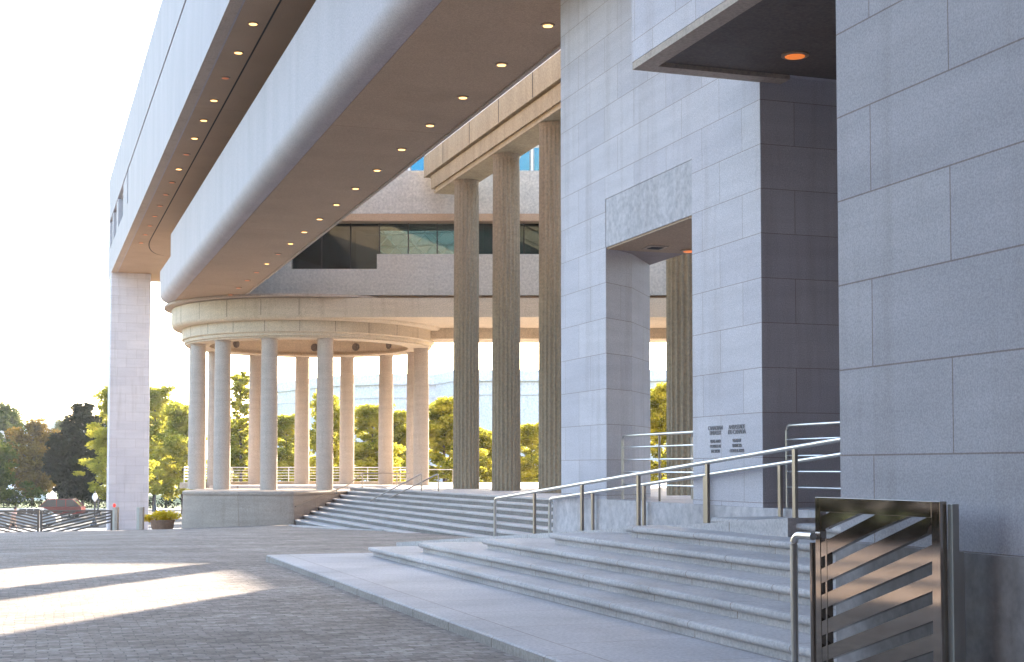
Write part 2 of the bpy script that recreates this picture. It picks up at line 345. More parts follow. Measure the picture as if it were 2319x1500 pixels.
# long beams: one cross-section run along the courtyard
def arc(cx, cz, r, a0, a1, n=8): return [(cx + r * math.cos(R(a0 + (a1 - a0) * i / n)), cz + r * math.sin(R(a0 + (a1 - a0) * i / n))) for i in range(n + 1)]
ZB, SF = 10.6, 6.8
prof = [(SF, 13.45), (SF, ZB + .53)] + arc(SF + .5, ZB + .5, .5, 180, 270, 10) + [(SF + .54, ZB), (10.64, ZB), (10.68, ZB), (10.68, 13.45)]
T0 = -14
yr = [[(x, T0, z) for x, z in prof], [(x, 73.6, z) for x, z in prof]]
b = MB(); b.layered(yr); b.build('lower_beam', M['beam'], E, smooth=True, rot=True)
prof2 = [(SF, 12.338)] + prof[1:-1] + [(10.68, 12.338)]
MB().layered([[(x, 73.6, z) for x, z in prof2], [(x, 79.6, z) for x, z in prof2]]).build('lower_beam', M['beam'], E, smooth=True, rot=True)
MB().box(7.46, 10.60, T0, 79.4, ZB - .012, ZB - .001).build('soffit_panel', M['soffit'], E, rot=True)
MB().box(10.60, 10.70, T0, 79.4, ZB - .05, ZB + .03).build('soffit_edge_trim', M['soffit_trim'], E, rot=True)
# upper beam, higher and set a little forward, with its slot and end windows
ZA, S2, ZT, TE = 15.03, 5.375, 22.2, 105.2
MB().box(S2, 12, T0, TE, ZA, 16.9).build('upper_beam_soffit', M['soffit'], E, rot=True)
MB().box(S2 - .03, S2 + .34, T0, TE - .01, ZA - .02, ZA - .001).build('soffit_edge_trim', M['soffit_trim'], E, rot=True)
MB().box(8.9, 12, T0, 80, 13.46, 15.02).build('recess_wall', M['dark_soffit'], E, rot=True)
gp_ = [(6.74, T0), (6.74, 85.0)] + [(8.1 - 1.36 * math.cos(R(a)), 85.6 + 6.2 * math.sin(R(a))) for a in range(8, 91, 8)]
gb = MB()
for (a0, b0), (a1, b1) in zip(gp_[:-1], gp_[1:]): gb.prism([(a0 - .03, b0), (a0 + .03, b0), (a1 + .03, b1), (a1 - .03, b1)], ZA - .006, ZA - .001)
gb.build('soffit_groove', M['dark'], E, rot=True)
WZ0, WZ1 = 16.98, 19.04
f = MB()
f.box(S2 - .003, 5.78, T0, TE + .003, ZA - .003, WZ0)
f.box(S2 - .003, 12, T0, TE + .003, WZ1, ZT)
wins = [(100.4, 103.2), (95.8, 99.2), (89.0, 94.0), (84.6, 85.4)]
edges = [TE + .003]
for a, b_ in wins: edges += [b_, a]
edges.append(T0)
for i in range(0, len(edges), 2): f.box(S2 - .003, 5.78, edges[i + 1], edges[i], WZ0, WZ1 - .16)
f.box(S2 + .2, 5.78, T0, TE, WZ1 - .159, WZ1)
f.build('upper_beam_face', M['beam'], E, rot=True)
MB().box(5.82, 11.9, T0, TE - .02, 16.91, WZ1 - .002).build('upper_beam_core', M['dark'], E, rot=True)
for a, b_ in wins:
    wf = MB().box(5.66, 5.79, a, b_, WZ0, WZ1 - .16).build('window', M['curtain'], E, rot=True)
    MB().box(5.60, 5.655, a + (b_ - a) * .45, a + (b_ - a) * .45 + .14, WZ0, WZ1 - .16).build('mullion', M['white_metal'], wf, rot=False)
# big leg under the end of the upper beam
MB().box(5.35, 8.0, 100.8, 103.4, -3, ZA - .004).build('end_pillar', M['pier'], E, rot=True, bevel=.03)

# soffit lights
def downlight(s, t, z, mat, r=.13):
    o = MB().lathe([(r + .05, z), (r + .05, z - .02), (r, z - .025), (r, z)], s, t, 20).build('soffit_light', M['lamp_trim'], E, rot=True)
    MB().lathe([(r, z - .027), (r * .96, z - .032), (r * .5, z - .04)], s, t, 20).build('lamp_lens', mat, o)
    return o
t = 23.8
for i in range(14):
    downlight(9.9, 23.78 + 2.97 * i, ZB - .012, M['lens_dim'] if i in (12,) else M['lens'], .10)
for i in range(4): downlight(9.9, 65.3 + 2.97 * i, ZB - .012, M['lens_dim'], .12)
for i in range(17):
    downlight(6.31, 36.4 + 3.16 * i, ZA - .001, M['lens_dim'] if i in (0, 1, 4, 8, 10, 11, 12, 13, 14, 15, 16) else M['lens'], .125)
downlight(9.37, 16.08, 6.96, M['lens_orange'], .13)
downlight(10.9, 22.3, 5.39, M['lens_orange'], .13)
gv = MB().box(10.0, 10.34, 22.0, 22.35, 5.37, 5.39).build('ceiling_grille', M['soffit_trim'], E, rot=True)
MB().box(10.06, 10.28, 22.07, 22.28, 5.362, 5.37).build('grille_slot', M['dark'], gv)

# lettering on the pier
def text(body, size, s, t, z, bold=0):
    cu = bpy.data.curves.new('t', 'FONT'); cu.body = body; cu.size = size; cu.align_x = 'CENTER'; cu.extrude = .004; cu.space_line = 1.08; cu.offset = bold
    tmp = bpy.data.objects.new('t', cu); C.objects.link(tmp); dg = bpy.context.evaluated_depsgraph_get()
    me = bpy.data.meshes.new_from_object(tmp.evaluated_get(dg)); bpy.data.objects.remove(tmp); me.name = 'lettering'
    me.materials.clear(); me.materials.append(M['letter'])
    o = bpy.data.objects.new('lettering', me); C.objects.link(o); o.parent = E
    # face the courtyard (-s side): text x runs toward -t
    m = Matrix(((0, 0, -1), (-1, 0, 0), (0, 1, 0))).to_4x4()
    rotz = Matrix.Rotation(AL, 4, 'Z'); p = L2W(s, t, z)
    o.matrix_local = Matrix.Translation(p) @ rotz @ m
    return o
for line, size, tt, z in [('CANADIAN', .088, 18.59, 2.15), ('EMBASSY', .088, 18.59, 2.08), ('AMBASSADE', .088, 17.93, 2.15), ('DU CANADA', .088, 17.93, 2.08),
                          ('VISAS AND', .066, 18.59, 1.965), ('CONSULAR', .066, 18.59, 1.893), ('SECTION', .066, 18.59, 1.821), ('VISAS ET', .066, 17.93, 1.965), ('SERVICES', .066, 17.93, 1.893), ('CONSULAIRES', .066, 17.93, 1.821)]:
    text(line, size, 9.464, tt, z, 0)['label'] = 'engraved grey letters reading ' + line

# ---------------- courtyard front (faces the camera) ----------------
X0, X1 = -15.6, 30
MB().box(X0, X1, 74, 80, 10.62, 12.0).build('facade_band', M['band'], E)
MB().box(-7.07, X1, 74.003, 80, 12.0, 12.78).build('facade_band', M['band'], E)
MB().box(X0, -11.55, 74.003, 80, 12.0, 14.6).build('facade_band', M['band'], E)
MB().box(X0, X1, 73.6, 76.4, 14.84, 17.1).build('facade_band', M['band'], E)
MB().box(X0, X1, 73.62, 75.2, 14.47, 14.84).build('facade_soffit', M['soffit'], E)
MB().box(X0, -7.2, 76.41, 84.5, 14.9, 17.05).build('roof', M['band'], E)
for i in range(14):
    x = -11.54 + i * 1.52
    lo = 12.02 if x < -7.3 else 12.79
    gl = MB().box(x + .03, x + 1.49, 74.5, 74.53, lo, 14.46).build('window', M['darkglass'] if x < -7.2 or -3.4 < x < 1.0 else M['glass'], E)
    MB().box(x - .03, x + .03, 74.42, 74.56, lo, 14.465).build('mullion', M['dark'], gl)
# dark head strip and a pale lattice behind the glass, standing in for a truss reflection
MB().box(X0, X1, 74.6, 74.9, 14.15, 14.46).build('window_head', M['dark'], E)
lt = MB()
for i in range(12):
    x = -8.6 + i * .95
    lt.tube([(x, 77.2 + .1 * (i % 3), 12.1), (x + 2.6, 78.2, 15.4)], .05, 6)
    lt.tube([(x + 2.9, 77.0, 12.1), (x - .9 + .3 * (i % 4), 77.9, 15.6)], .04, 6)
for zz in (12.9, 13.6, 14.3): lt.tube([(-9, 77.5, zz), (3, 77.5, zz + .5)], .05, 6)
lt.build('truss_reflection', M['white_metal'], E)
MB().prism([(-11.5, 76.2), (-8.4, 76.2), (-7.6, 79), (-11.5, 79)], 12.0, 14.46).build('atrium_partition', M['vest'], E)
MB().lathe([(2.6, 11), (2.5, 12.9), (2.0, 13.7), (1.1, 14.2), (.2, 14.35)], 2.6, 79.2, 28).build('atrium_dome', M['band'], E, smooth=True)
MB().box(-6.5, X1, 80.0, 84.0, 12.0, 12.1).build('atrium_floor', M['tent'], E)
# upper storeys set back
up = MB().box(-13.5, 40, 85.2, 98, 10.9, 21.3).build('upper_storeys', M['band'], E)
for i in range(16):
    x = -10.4 + i * 1.06
    wdw = MB().box(x + .08, x + .86, 85.12, 85.19, 17.6, 20.9).build('window', M['blueglass'], E)
    MB().box(x - .11, x + .02, 85.05, 85.19, 17.5, 21.0).build('mullion', M['white_metal'], wdw)
MB().box(-13.5, 40, 80.01, 98, 10.63, 10.88).build('facade_underside', M['rot'], E)
# straight entablature under the front, its cream underside and the far beam
MB().box(-10.5, 30, 73.55, 74.6, 9.42, 10.42).build('entablature_band', M['rot'], E)
MB().box(-10.5, 30, 74.61, 79.75, 9.46, 10.0).build('underside', M['rot'], E)
MB().box(-6.0, 30, 79.76, 82.2, 8.86, 10.6).build('far_beam', M['rot'], E)
MB().box(-12, 30, 74.3, 80, 10.43, 10.61).build('shadow_gap', M['soffit'], E)

# ---------------- rotunda ----------------
rot = empty('rotunda', 'round open temple of twelve plain columns carrying a heavy stepped ring', 'rotunda', (-11.56, 81, 0))
cx = cy = 0
def rb(name, b, m, **k): return b.build(name, M[m], rot, **k)
rb('cap_disc', MB().lathe([(8.0, 10.44), (8.1, 10.47), (8.1, 10.58)], 0, 0, 96), 'soffit_trim', smooth=True)
rb('shadow_disc', MB().lathe([(7.45, 10.36), (7.45, 10.45)], 0, 0, 96), 'soffit')
def ringprof(ro, ri, z0, z1): return [(ri, z0), (ro - .22, z0), (ro - .12, z0 + .04), (ro - .03, z0 + .13), (ro, z0 + .24), (ro, z1), (ri, z1)]
rb('upper_ring', MB().annulus(ringprof(7.68, 5.6, 9.30, 10.40), 0, 0, 96), 'rot', smooth=True)
rb('lower_ring', MB().annulus([(5.75, 8.46), (6.85, 8.46), (6.98, 8.52), (7.0, 8.66), (7.06, 8.70), (7.12, 8.72), (7.12, 9.31), (5.75, 9.31)], 0, 0, 96), 'rot', smooth=True)
rb('inner_moulding', MB().annulus([(5.60, 8.44), (5.8, 8.40), (6.9, 8.42), (6.9, 8.47), (5.75, 8.58), (5.64, 8.56)], 0, 0, 96), 'rot', smooth=True)
for i in range(24):                                                   # panel joints of the rings
    a = R(i * 15 + 4)
    g = MB()
    for (r0, r1, z0, z1) in [(7.6, 7.683, 9.5, 10.36), (7.05, 7.123, 8.74, 9.30)]:
        q = [(math.cos(a) * r - math.sin(a) * d, math.sin(a) * r + math.cos(a) * d) for r, d in [(r0, -.012), (r1, -.012), (r1, .012), (r0, .012)]]
        g.prism(q, z0, z1)
    rb('panel_joint', g, 'medal')
PH = [15.5, -11, -38, -64, -88, -113, -142, -168, 167, 142, 115, 90]
colm = None
def colprof(r0, r1, z0, z1): return [(r0 + .0, z0), (r0, z0 + .05), (r0 * .995, z0 + 2), (r0 * .97, z0 + 5), (r1, z1 - .12), (r1 + .02, z1 - .10), (r1 + .02, z1)]
for p in PH:
    x, y = 6.38 * math.sin(R(p)), -6.38 * math.cos(R(p))
    if colm is None:
        colm = rb('column', MB().lathe(colprof(.45, .415, .44, 8.43), 0, 0, 40), 'colstone', smooth=True); o = colm
    else:
        o = colm.copy(); C.objects.link(o)
    o.location = (x, y, 0)
for p in range(0, 360, 26):
    a = R(p + 3); x, y = 5.735 * math.sin(a), -5.735 * math.cos(a)
    d = MB(); ax = Vector((math.sin(a), -math.cos(a), 0))
    d.tube([Vector((x, y, 8.95)), Vector((x, y, 8.95)) - ax * .06], .235, 20)
    d.tube([Vector((x, y, 8.95)) - ax * .05, Vector((x, y, 8.95)) - ax * .09], .12, 16)
    rb('medallion', d, 'medal')
# base wall with rounded lip
outer = [(-5.6, -3.0), (-5.35, -7.6), (-4.8, -10.2), (-3.8, -11.4), (-1.9, -12.3), (.6, -12.95), (1.1, -12.78), (3.45, -6.4), (4.6, -3.4), (5.6, 2), (4, 7), (0, 8.5), (-4.5, 6), (-6.1, 1)]
def offs(poly, d):
    out = []; n = len(poly)
    for i in range(n):
        a = Vector(poly[i - 1]); b = Vector(poly[i]); c = Vector(poly[(i + 1) % n])
        e1 = (b - a).normalized(); e2 = (c - b).normalized(); nn = Vector((e1.y + e2.y, -e1.x - e2.x)).normalized()
        out.append((b.x + nn.x * d, b.y + nn.y * d))
    return out
rr = []
for d, z in [(.12, -3.2), (.0, -.1), (-.02, .25), (.02, .30), (.04, .37), (.02, .42), (-.05, .45)]:
    rr.append([(x, y, z) for x, y in offs(outer, d)])
rb('base_wall', MB().layered(rr), 'drum', smooth=True)
seat = MB().annulus([(6.75, .44), (7.45, .44), (7.45, .76), (6.75, .76)], 0, 0, 96)
seat2 = MB()
for i, a0 in enumerate(range(0, 1)): pass
def arcring(ri, ro, z0, z1, a0, a1, n=40):
    b = MB()
    for i in range(n):
        p, q = R(a0 + (a1 - a0) * i / n), R(a0 + (a1 - a0) * (i + 1) / n)
        pts = [(ri * math.sin(p), -ri * math.cos(p)), (ro * math.sin(p), -ro * math.cos(p)), (ro * math.sin(q), -ro * math.cos(q)), (ri * math.sin(q), -ri * math.cos(q))]
        b.prism(pts, z0, z1)
    return b
rb('seat_wall', arcring(6.9, 7.4, .44, .77, 115, 268), 'rot')
gr = MB()
def arcpts(r, z, a0, a1, n=30): return [(r * math.sin(R(a0 + (a1 - a0) * i / n)), -r * math.cos(R(a0 + (a1 - a0) * i / n)), z) for i in range(n + 1)]
rl = empty('curved_railing', 'pale metal railing curving along the seat wall at the back of the rotunda', 'railing', (-11.56, 81, 0))
for zz in (.95, 1.12, 1.29, 1.46, 1.63): MB().tube(arcpts(7.15, zz, 118, 268), .022 if zz < 1.6 else .035, 6).build('rail', M['white_metal'], rl, smooth=True)
for a in range(118, 270, 10):
    x, y = 7.15 * math.sin(R(a)), -7.15 * math.cos(R(a)); MB().tube([(x, y, .76), (x, y, 1.63)], .025, 6).build('post', M['white_metal'], rl)

# ---------------- fluted colonnade ----------------
colo = empty('fluted_colonnade', 'row of tall fluted bronze grey columns under a free standing entablature', 'colonnade', tuple(L2W(20.9, 60)))
def lc(o): o.matrix_local = Matrix.Translation(-L2W(20.9, 60)) @ Matrix.Rotation(AL, 4, 'Z'); return o
fl = MB(); n = 20; rings = []
def flute(rad, z, d):
    r = []
    for k in range(n):
        for q, dd in ((0, 0), (.12, 0), (.24, .62), (.38, .92), (.5, 1), (.62, .92), (.76, .62), (.88, 0)):
            a = 2 * math.pi * (k + q) / n; rr_ = rad - d * dd; r.append((rr_ * math.cos(a), rr_ * math.sin(a), z))
    return r
H0, H1 = .6, 15.47
zs = []
z = H0
while z < H1 - 1.2: zs += [z, z + 1.93]; z += 1.95
for i in range(0, len(zs), 2):
    f0 = (zs[i] - H0) / (H1 - H0); f1 = (min(zs[i + 1], H1 - .5) - H0) / (H1 - H0)
    r0 = .632 - .038 * f0; r1 = .632 - .038 * f1; zt = min(zs[i + 1], H1 - .5)
    rings += [flute(r0, zs[i] + .001, .08), flute(r1, zt, .08)]
    rings += [flute(r1 - .008, zt + .002, .08), flute(r1 - .008, zt + .018, .08)]
rings += [flute(.585, H1 - .48, .08), flute(.585, H1 - .30, .08), flute(.585, H1 - .2, .02), flute(.60, H1 - .12, 0), flute(.63, H1 - .05, 0), flute(.63, H1, 0)]
fl.layered(rings)
first = None
for uu in range(7):
    base = 65.4 - 6.02 * uu
    if first is None:
        o = fl.build('fluted_column', M['flute'], colo, smooth=True); first = o
    else:
        o = first.copy(); C.objects.link(o)
    p = L2W(20.0, base) - L2W(20.9, 60); o.location = p
t0 = 25
for nm, a, bb, z0, z1, te in [('entablature', 19.33, 20.66, 15.47, 15.58, 68.85), ('entablature', 19.40, 20.60, 15.58, 15.76, 68.9), ('fascia', 19.31, 20.68, 15.76, 16.44, 69.3), ('fascia', 19.40, 20.60, 16.44, 16.55, 69.9), ('cornice', 19.19, 20.8, 16.55, 17.62, 70.3)]:
    lc(MB().box(a, bb, t0, te, z0, z1).build(nm, M['ent'], colo))
for tt in [66.7, 62.3, 58.0, 53.6, 49.2]: lc(MB().box(19.183, 19.2, tt, tt + .06, 16.57, 17.6).build('panel_joint', M['dark'], colo))
for i in range(30): lc(MB().box(19.24, 19.4, 70.3 - i * 1.24 - 1.08, 70.3 - i * 1.24, 17.66, 17.83).build('bright_gap_strip', M['white_metal'], colo))  # white pieces standing in for the bright skylight gap above the cornice

# ---------------- rear steps ----------------
rs = empty('stone_steps', 'long flight of weathered granite steps climbing to the columned terrace', 'steps')
for k in range(9):
    s = 16.15 - .49 * k; z = .6 - .185 * k - .0
    tl = [66.9, 66.9][0] - .1 * k
    st_ = MB().layered([[(s - o, 24 + k, zz), (16.64, 24 + k, zz), (16.64, 74, zz), (s - o, 74, zz)] for o, zz in [(-.01, z - .062), (.0, z - .05), (.0, z - .012), (-.012, z + .001)]]).build('step', M['step'], rs, rot=True)
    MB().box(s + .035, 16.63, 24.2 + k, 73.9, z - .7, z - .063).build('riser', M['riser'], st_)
# pale apron kerb that curves round the foot of the rear steps
ap = []
for (x, y) in [(-10.3, 66.5), (-9.5, 63.0), (-8, 59.2), (-6, 55.6), (-3.4, 52), (-.6, 48.5), (2.2, 44.5)]: ap.append((x, y))
kb = MB()
vs = []
for (x, y) in ap:
    for dx in (-.12, .12): vs.append((x + dx * 1.0, y + dx * .35, zg(x, y) + .035))
    for dx in (-.12, .12): vs.append((x + dx * 1.0, y + dx * .35, zg(x, y) - .1))
nf = []
for i in range(len(ap) - 1):
    a = i * 4; b_ = a + 4
    nf += [(a, a + 1, b_ + 1, b_), (a, b_, b_ + 2, a + 2), (a + 1, a + 3, b_ + 3, b_ + 1)]
kb.add(vs, nf); struct(kb.build('kerb', M['step']))
apron = MB(); inner = [(x + 9, y + 6) for x, y in ap]
vs = []
for (x, y), (x2, y2) in zip(ap, inner):
    for f_ in (0, .33, .66, 1):
        xx, yy = x + .13 + (x2 - x) * f_, y + (y2 - y) * f_; vs.append((xx, yy, zg(xx, yy) + .012))
apron.add(vs, [(i * 4 + j, i * 4 + j + 1, i * 4 + j + 5, i * 4 + j + 4) for i in range(len(ap) - 1) for j in range(3)])
struct(apron.build('apron', M['step']))

# ---------------- handrails ----------------
def bend(a, b_, c, r, n=5):                             # rounded corner at b
    a, b_, c = map(Vector, (a, b_, c)); p = b_ + (a - b_).normalized() * r; q = b_ + (c - b_).normalized() * r
    return [tuple((1 - k) ** 2 * p + 2 * k * (1 - k) * b_ + k * k * q) for k in [i / n for i in range(n + 1)]]
def rampz(t): return 1.06 - .0655 * (t - 14.67) - .04
def stair_rail(s, ts, ztop, label):
    h = empty('handrail', label, 'handrail', tuple(L2W(s, ts[0], rampz(ts[0]))))
    inv = Matrix.Translation(-h.location) @ Matrix.Rotation(AL, 4, 'Z')
    T = lambda t: ztop - .0735 * (t - ts[-1])
    p0 = (s, ts[0], rampz(ts[0]) - .1); p1 = (s, ts[0], T(ts[0])); p2 = (s, ts[-1] - 3.2, T(ts[-1] - 3.2))
    o = MB().tube([p0] + bend(p0, p1, p2, .12) + [p2], .029, 12).build('rail', M['steel'], h, smooth=True); o.matrix_local = inv
    for t in ts[1:]:
        o = MB().box(s - .02, s + .02, t - .034, t + .034, rampz(t) - .1, T(t) - .02).build('post', M['post'], h); o.matrix_local = inv
    return h
stair_rail(8.5, [25.91, 23.67, 21.4, 19.16, 16.93, 14.67], 1.84, 'long sloping steel handrail nearest the steps, with six posts')
stair_rail(9.38, [25.27, 23.11, 20.93, 18.75, 16.57, 14.4], 1.815, 'long sloping steel handrail behind the first one, close to the concrete plinth')
def guard(s, t0, t1, z0, ztop, bars, label, left=True, mat='steel'):
    h = empty('guard_railing', label, 'railing', tuple(L2W(s, t0, z0))); inv = Matrix.Translation(-h.location) @ Matrix.Rotation(AL, 4, 'Z')
    p0, p1, p2 = (s, t0, z0), (s, t0, ztop), (s, t1, ztop)
    o = MB().tube([p0] + bend(p0, p1, p2, .1) + [p2], .022, 10).build('rail', M[mat], h, smooth=True); o.matrix_local = inv
    for zz in bars:
        o = MB().tube([(s, t0, zz), (s, t1, zz)], .013, 8).build('bar', M[mat], h, smooth=True); o.matrix_local = inv
    for tt in [t0 + (t1 - t0) * .48, t0 + (t1 - t0) * .97]:
        o = MB().tube([(s, tt, z0), (s, tt, ztop)], .02, 8).build('post', M['post'], h); o.matrix_local = inv
guard(9.7, 22.53, 19.4, 1.06, 2.15, (1.32, 1.53, 1.74, 1.95), 'steel guard railing across the doorway between the two piers')
guard(10.9, 22.3, 19.4, 1.06, 2.2, (1.26, 1.40, 1.62, 1.84, 2.02), 'second steel guard railing just inside the doorway, behind the first')
guard(9.7, 16.95, 9.4, 1.06, 2.17, (1.34, 1.55, 1.76, 1.98), 'steel guard railing across the dark recess beside the big wall')
def wrail(pts, posts, label, r=.03, mat='post'):
    h = empty('handrail', label, 'handrail', pts[0]); inv = Matrix.Translation(-Vector(pts[0]))
    path = [pts[0]]
    for i in range(1, len(pts) - 1): path += bend(pts[i - 1], pts[i], pts[i + 1], .15)
    path.append(pts[-1])
    o = MB().tube(path, r, 8).build('rail', M[mat], h, smooth=True); o.matrix_local = inv
    for a, b_ in posts:
        o = MB().tube([a, b_], r * .9, 8).build('post', M['post'], h); o.matrix_local = inv
    return h
wrail([(-6.45, 65.0, -1.1), (-6.45, 65.0, .12), (-3.87, 61.0, 1.36), (-3.87, 61.0, .6)], [], 'left of the twin handrails up the rear steps')
wrail([(-5.85, 64.4, -1.1), (-5.85, 64.4, .08), (-3.1, 60.0, 1.36), (-3.1, 60.0, .6)], [], 'right of the twin handrails up the rear steps')
wrail([(-10.1, 66.55, -.2), (-8.15, 70.9, .75), (-7.6, 72.3, 1.32), (-5.3, 73.3, 1.32)], [((-7.6, 72.3, 1.32), (-7.6, 72.3, .5)), ((-5.9, 73.0, 1.32), (-5.9, 73.0, .5)), ((-8.6, 69.8, .55), (-8.6, 69.8, .3))], 'handrail climbing along the rotunda base wall')
wrail([(-7.0, 88, 1.5), (-3.6, 86.5, 1.5), (-3.0, 84, .7)], [((-3.6, 86.5, 1.5), (-3.6, 86.5, .6)), ((-5.2, 87.2, 1.5), (-5.2, 87.2, .6))], 'thin pale railing on the terrace right of the rotunda', .02, 'white_metal')

# ---------------- gates ----------------
def quad_bar(b, y0, y1, za, zb, h, x0, x1):             # a slanted flat bar between two stiles
    b.add([(x0, y0, za), (x1, y0, za), (x1, y1, zb), (x0, y1, zb), (x0, y0, za + h), (x1, y0, za + h), (x1, y1, zb + h), (x0, y1, zb + h)],
          [(0, 3, 2, 1), (4, 5, 6, 7), (0, 1, 5, 4), (1, 2, 6, 5), (2, 3, 7, 6), (3, 0, 4, 7)])
SG = 5.16
g = empty('metal_gate', 'polished steel gate of slanting flat bars folded back beside the big wall', 'gate', tuple(L2W(SG, 8.65, 0)))
gi = Matrix.Translation(-g.location) @ Matrix.Rotation(AL, 4, 'Z')
def gpart(b, name, mat, **k): o = b.build(name, M[mat], g, **k); o.matrix_local = gi; return o
TL, TR, GT = 8.64, 7.22, 1.40
gpart(MB().box(SG, SG + .05, TL - .065, TL, .06, GT), 'stile', 'mirror', bevel=.003)
gpart(MB().box(SG, SG + .05, TR, TR + .085, .06, GT), 'stile', 'mirror', bevel=.003)
gpart(MB().box(SG, SG + .05, TR + .085, TL - .065, GT - .10, GT), 'top_rail', 'mirror', bevel=.003)
gpart(MB().box(SG, SG + .05, TR + .085, TL - .065, .06, .14), 'bottom_rail', 'mirror', bevel=.003)
gpart(MB().box(SG + .002, SG + .048, TL - .145, TL - .125, .14, 1.12), 'inner_stile', 'mirror')
rise = .43
lo, hi = TL - .065, TR + .085
for i in range(-2, 9):
    z0 = 1.27 - .178 * i - .105; z1 = z0 + rise - .02; hh = .098; ya, yb = lo, hi
    zmax = GT - .10 - hh
    if z1 > zmax:
        k_ = (zmax - z0) / (z1 - z0)
        if k_ <= .02: continue
        yb = lo + (hi - lo) * k_; z1 = zmax
    zmin = .14
    if z0 < zmin:
        if z1 < zmin + .02: continue
        k_ = (zmin - z0) / (z1 - z0); ya = lo + (hi - lo) * k_; z0 = zmin
    bb = MB(); quad_bar(bb, ya, yb, z0, z1, hh, SG + .004, SG + .046)
    if yb != hi:                                       # run the clipped bar into the top rail as a wedge
        bb.add([(SG + .004, yb, z1), (SG + .046, yb, z1), (SG + .004, yb, z1 + hh), (SG + .046, yb, z1 + hh), (SG + .004, max(hi, yb - .36), GT - .10), (SG + .046, max(hi, yb - .36), GT - .10)],
               [(0, 2, 4), (1, 5, 3), (0, 4, 5, 1), (2, 3, 5, 4), (0, 1, 3, 2)])
    gpart(bb, 'slanted_bar', 'mirror')
gp = tag(MB().box(5.212, 5.26, 7.17, 7.219, 0, 1.385).build('gate_post', M['mill'], rot=True, bevel=.004), 'square dull metal post against the big wall, behind the folded gate', 'post')
MB().box(5.26, 5.30, 7.18, 7.21, .3, 1.1).build('hinge', M['mill'], gp)
hr = empty('handrail', 'bent shiny steel handrail end standing left of the folded gate', 'handrail', tuple(L2W(5.1, 8.78, 0)))
hi_ = Matrix.Translation(-hr.location) @ Matrix.Rotation(AL, 4, 'Z')
o = MB().tube([(5.12, 8.86, 0)] + bend((5.12, 8.86, 0), (5.12, 8.86, 1.13), (5.12, 8.0, 1.13), .09, 8) + [(5.12, 8.6, 1.13)], .027, 14).build('rail', M['steel'], hr, smooth=True); o.matrix_local = hi_
o = MB().tube([(5.2, 8.74, 0), (5.2, 8.74, 1.08)], .022, 12).build('post', M['mirror'], hr, smooth=True); o.matrix_local = hi_

def far_gate(x0, x1, y, zb, zt, up, label):
    g = empty('metal_gate', label, 'gate', (x0, y, zb), 0, 'low slatted gates across the drive')
    def P(b, nm): o = b.build(nm, M['bronze'], g); o.location = (-x0, -y, -zb)
    P(MB().box(x0, x0 + .1, y, y + .06, zb, zt), 'stile'); P(MB().box(x1 - .1, x1, y, y + .06, zb, zt), 'stile'); P(MB().box(x0 + .1, x1 - .1, y, y + .06, zt - .07, zt), 'top_rail')
    P(MB().box(x0 + .1, x1 - .1, y, y + .06, zb, zb + .06), 'bottom_rail')
    W = x1 - x0 - .2; dz = .24 * W
    for i in range(-7, 9):
        z0 = zt - .1 - .15 * i - .1; z1 = z0 + dz; xa, xb = x0 + .1, x1 - .1
        top = zt - .12
        if z0 > top: continue
        if z1 > top: xb = xa + (xb - xa) * (top - z0) / (z1 - z0); z1 = top
        if z1 < zb + .08: continue
        if z0 < zb + .06: xa = xa + (xb - xa) * (zb + .06 - z0) / (z1 - z0); z0 = zb + .06
        if xb - xa < .05: continue
        if not up: xa, xb = x0 + x1 - xa, x0 + x1 - xb
        b = MB(); b.add([(xa, y, z0), (xa, y + .05, z0), (xb, y + .05, z1), (xb, y, z1), (xa, y, z0 + .08), (xa, y + .05, z0 + .08), (xb, y + .05, z1 + .08), (xb, y, z1 + .08)],
                        [(0, 3, 2, 1), (4, 5, 6, 7), (0, 1, 5, 4), (1, 2, 6, 5), (2, 3, 7, 6), (3, 0, 4, 7)])
        P(b, 'slanted_bar')
    return g
far_gate(-22.8, -19.3, 68.9, -1.62, -.44, True, 'low slatted gate leaf, bars rising to the right, beside the white leg')
far_gate(-26.4, -22.85, 68.9, -1.7, -.46, False, 'low slatted gate leaf cut by the left edge, bars falling to the right')
for x0, x1, lab in [(-19.28, -19.05, 'stubby beige gate post with a red lamp in front of the white leg'), (-18.12, -17.82, 'stubby beige gate post in front of the right edge of the white leg')]:
    e = empty('gate_post', lab, 'post', (x0, 68.8, -1.5))
    o = MB().box(0, (x1 - x0) * .45, 0, .3, 0, 1.2).build('shaded_face', M['mill'], e); o = MB().box((x1 - x0) * .45, x1 - x0, -.02, .3, 0, 1.2).build('body', M['soffit_trim'], e)  # darker left part stands in for the post's shaded side
    if x0 < -19: MB().lathe([(.05, 1.2), (.07, 1.25), (.07, 1.33), (.03, 1.38)], .05, .12, 12).build('signal_lamp', M['red_lens'], e)

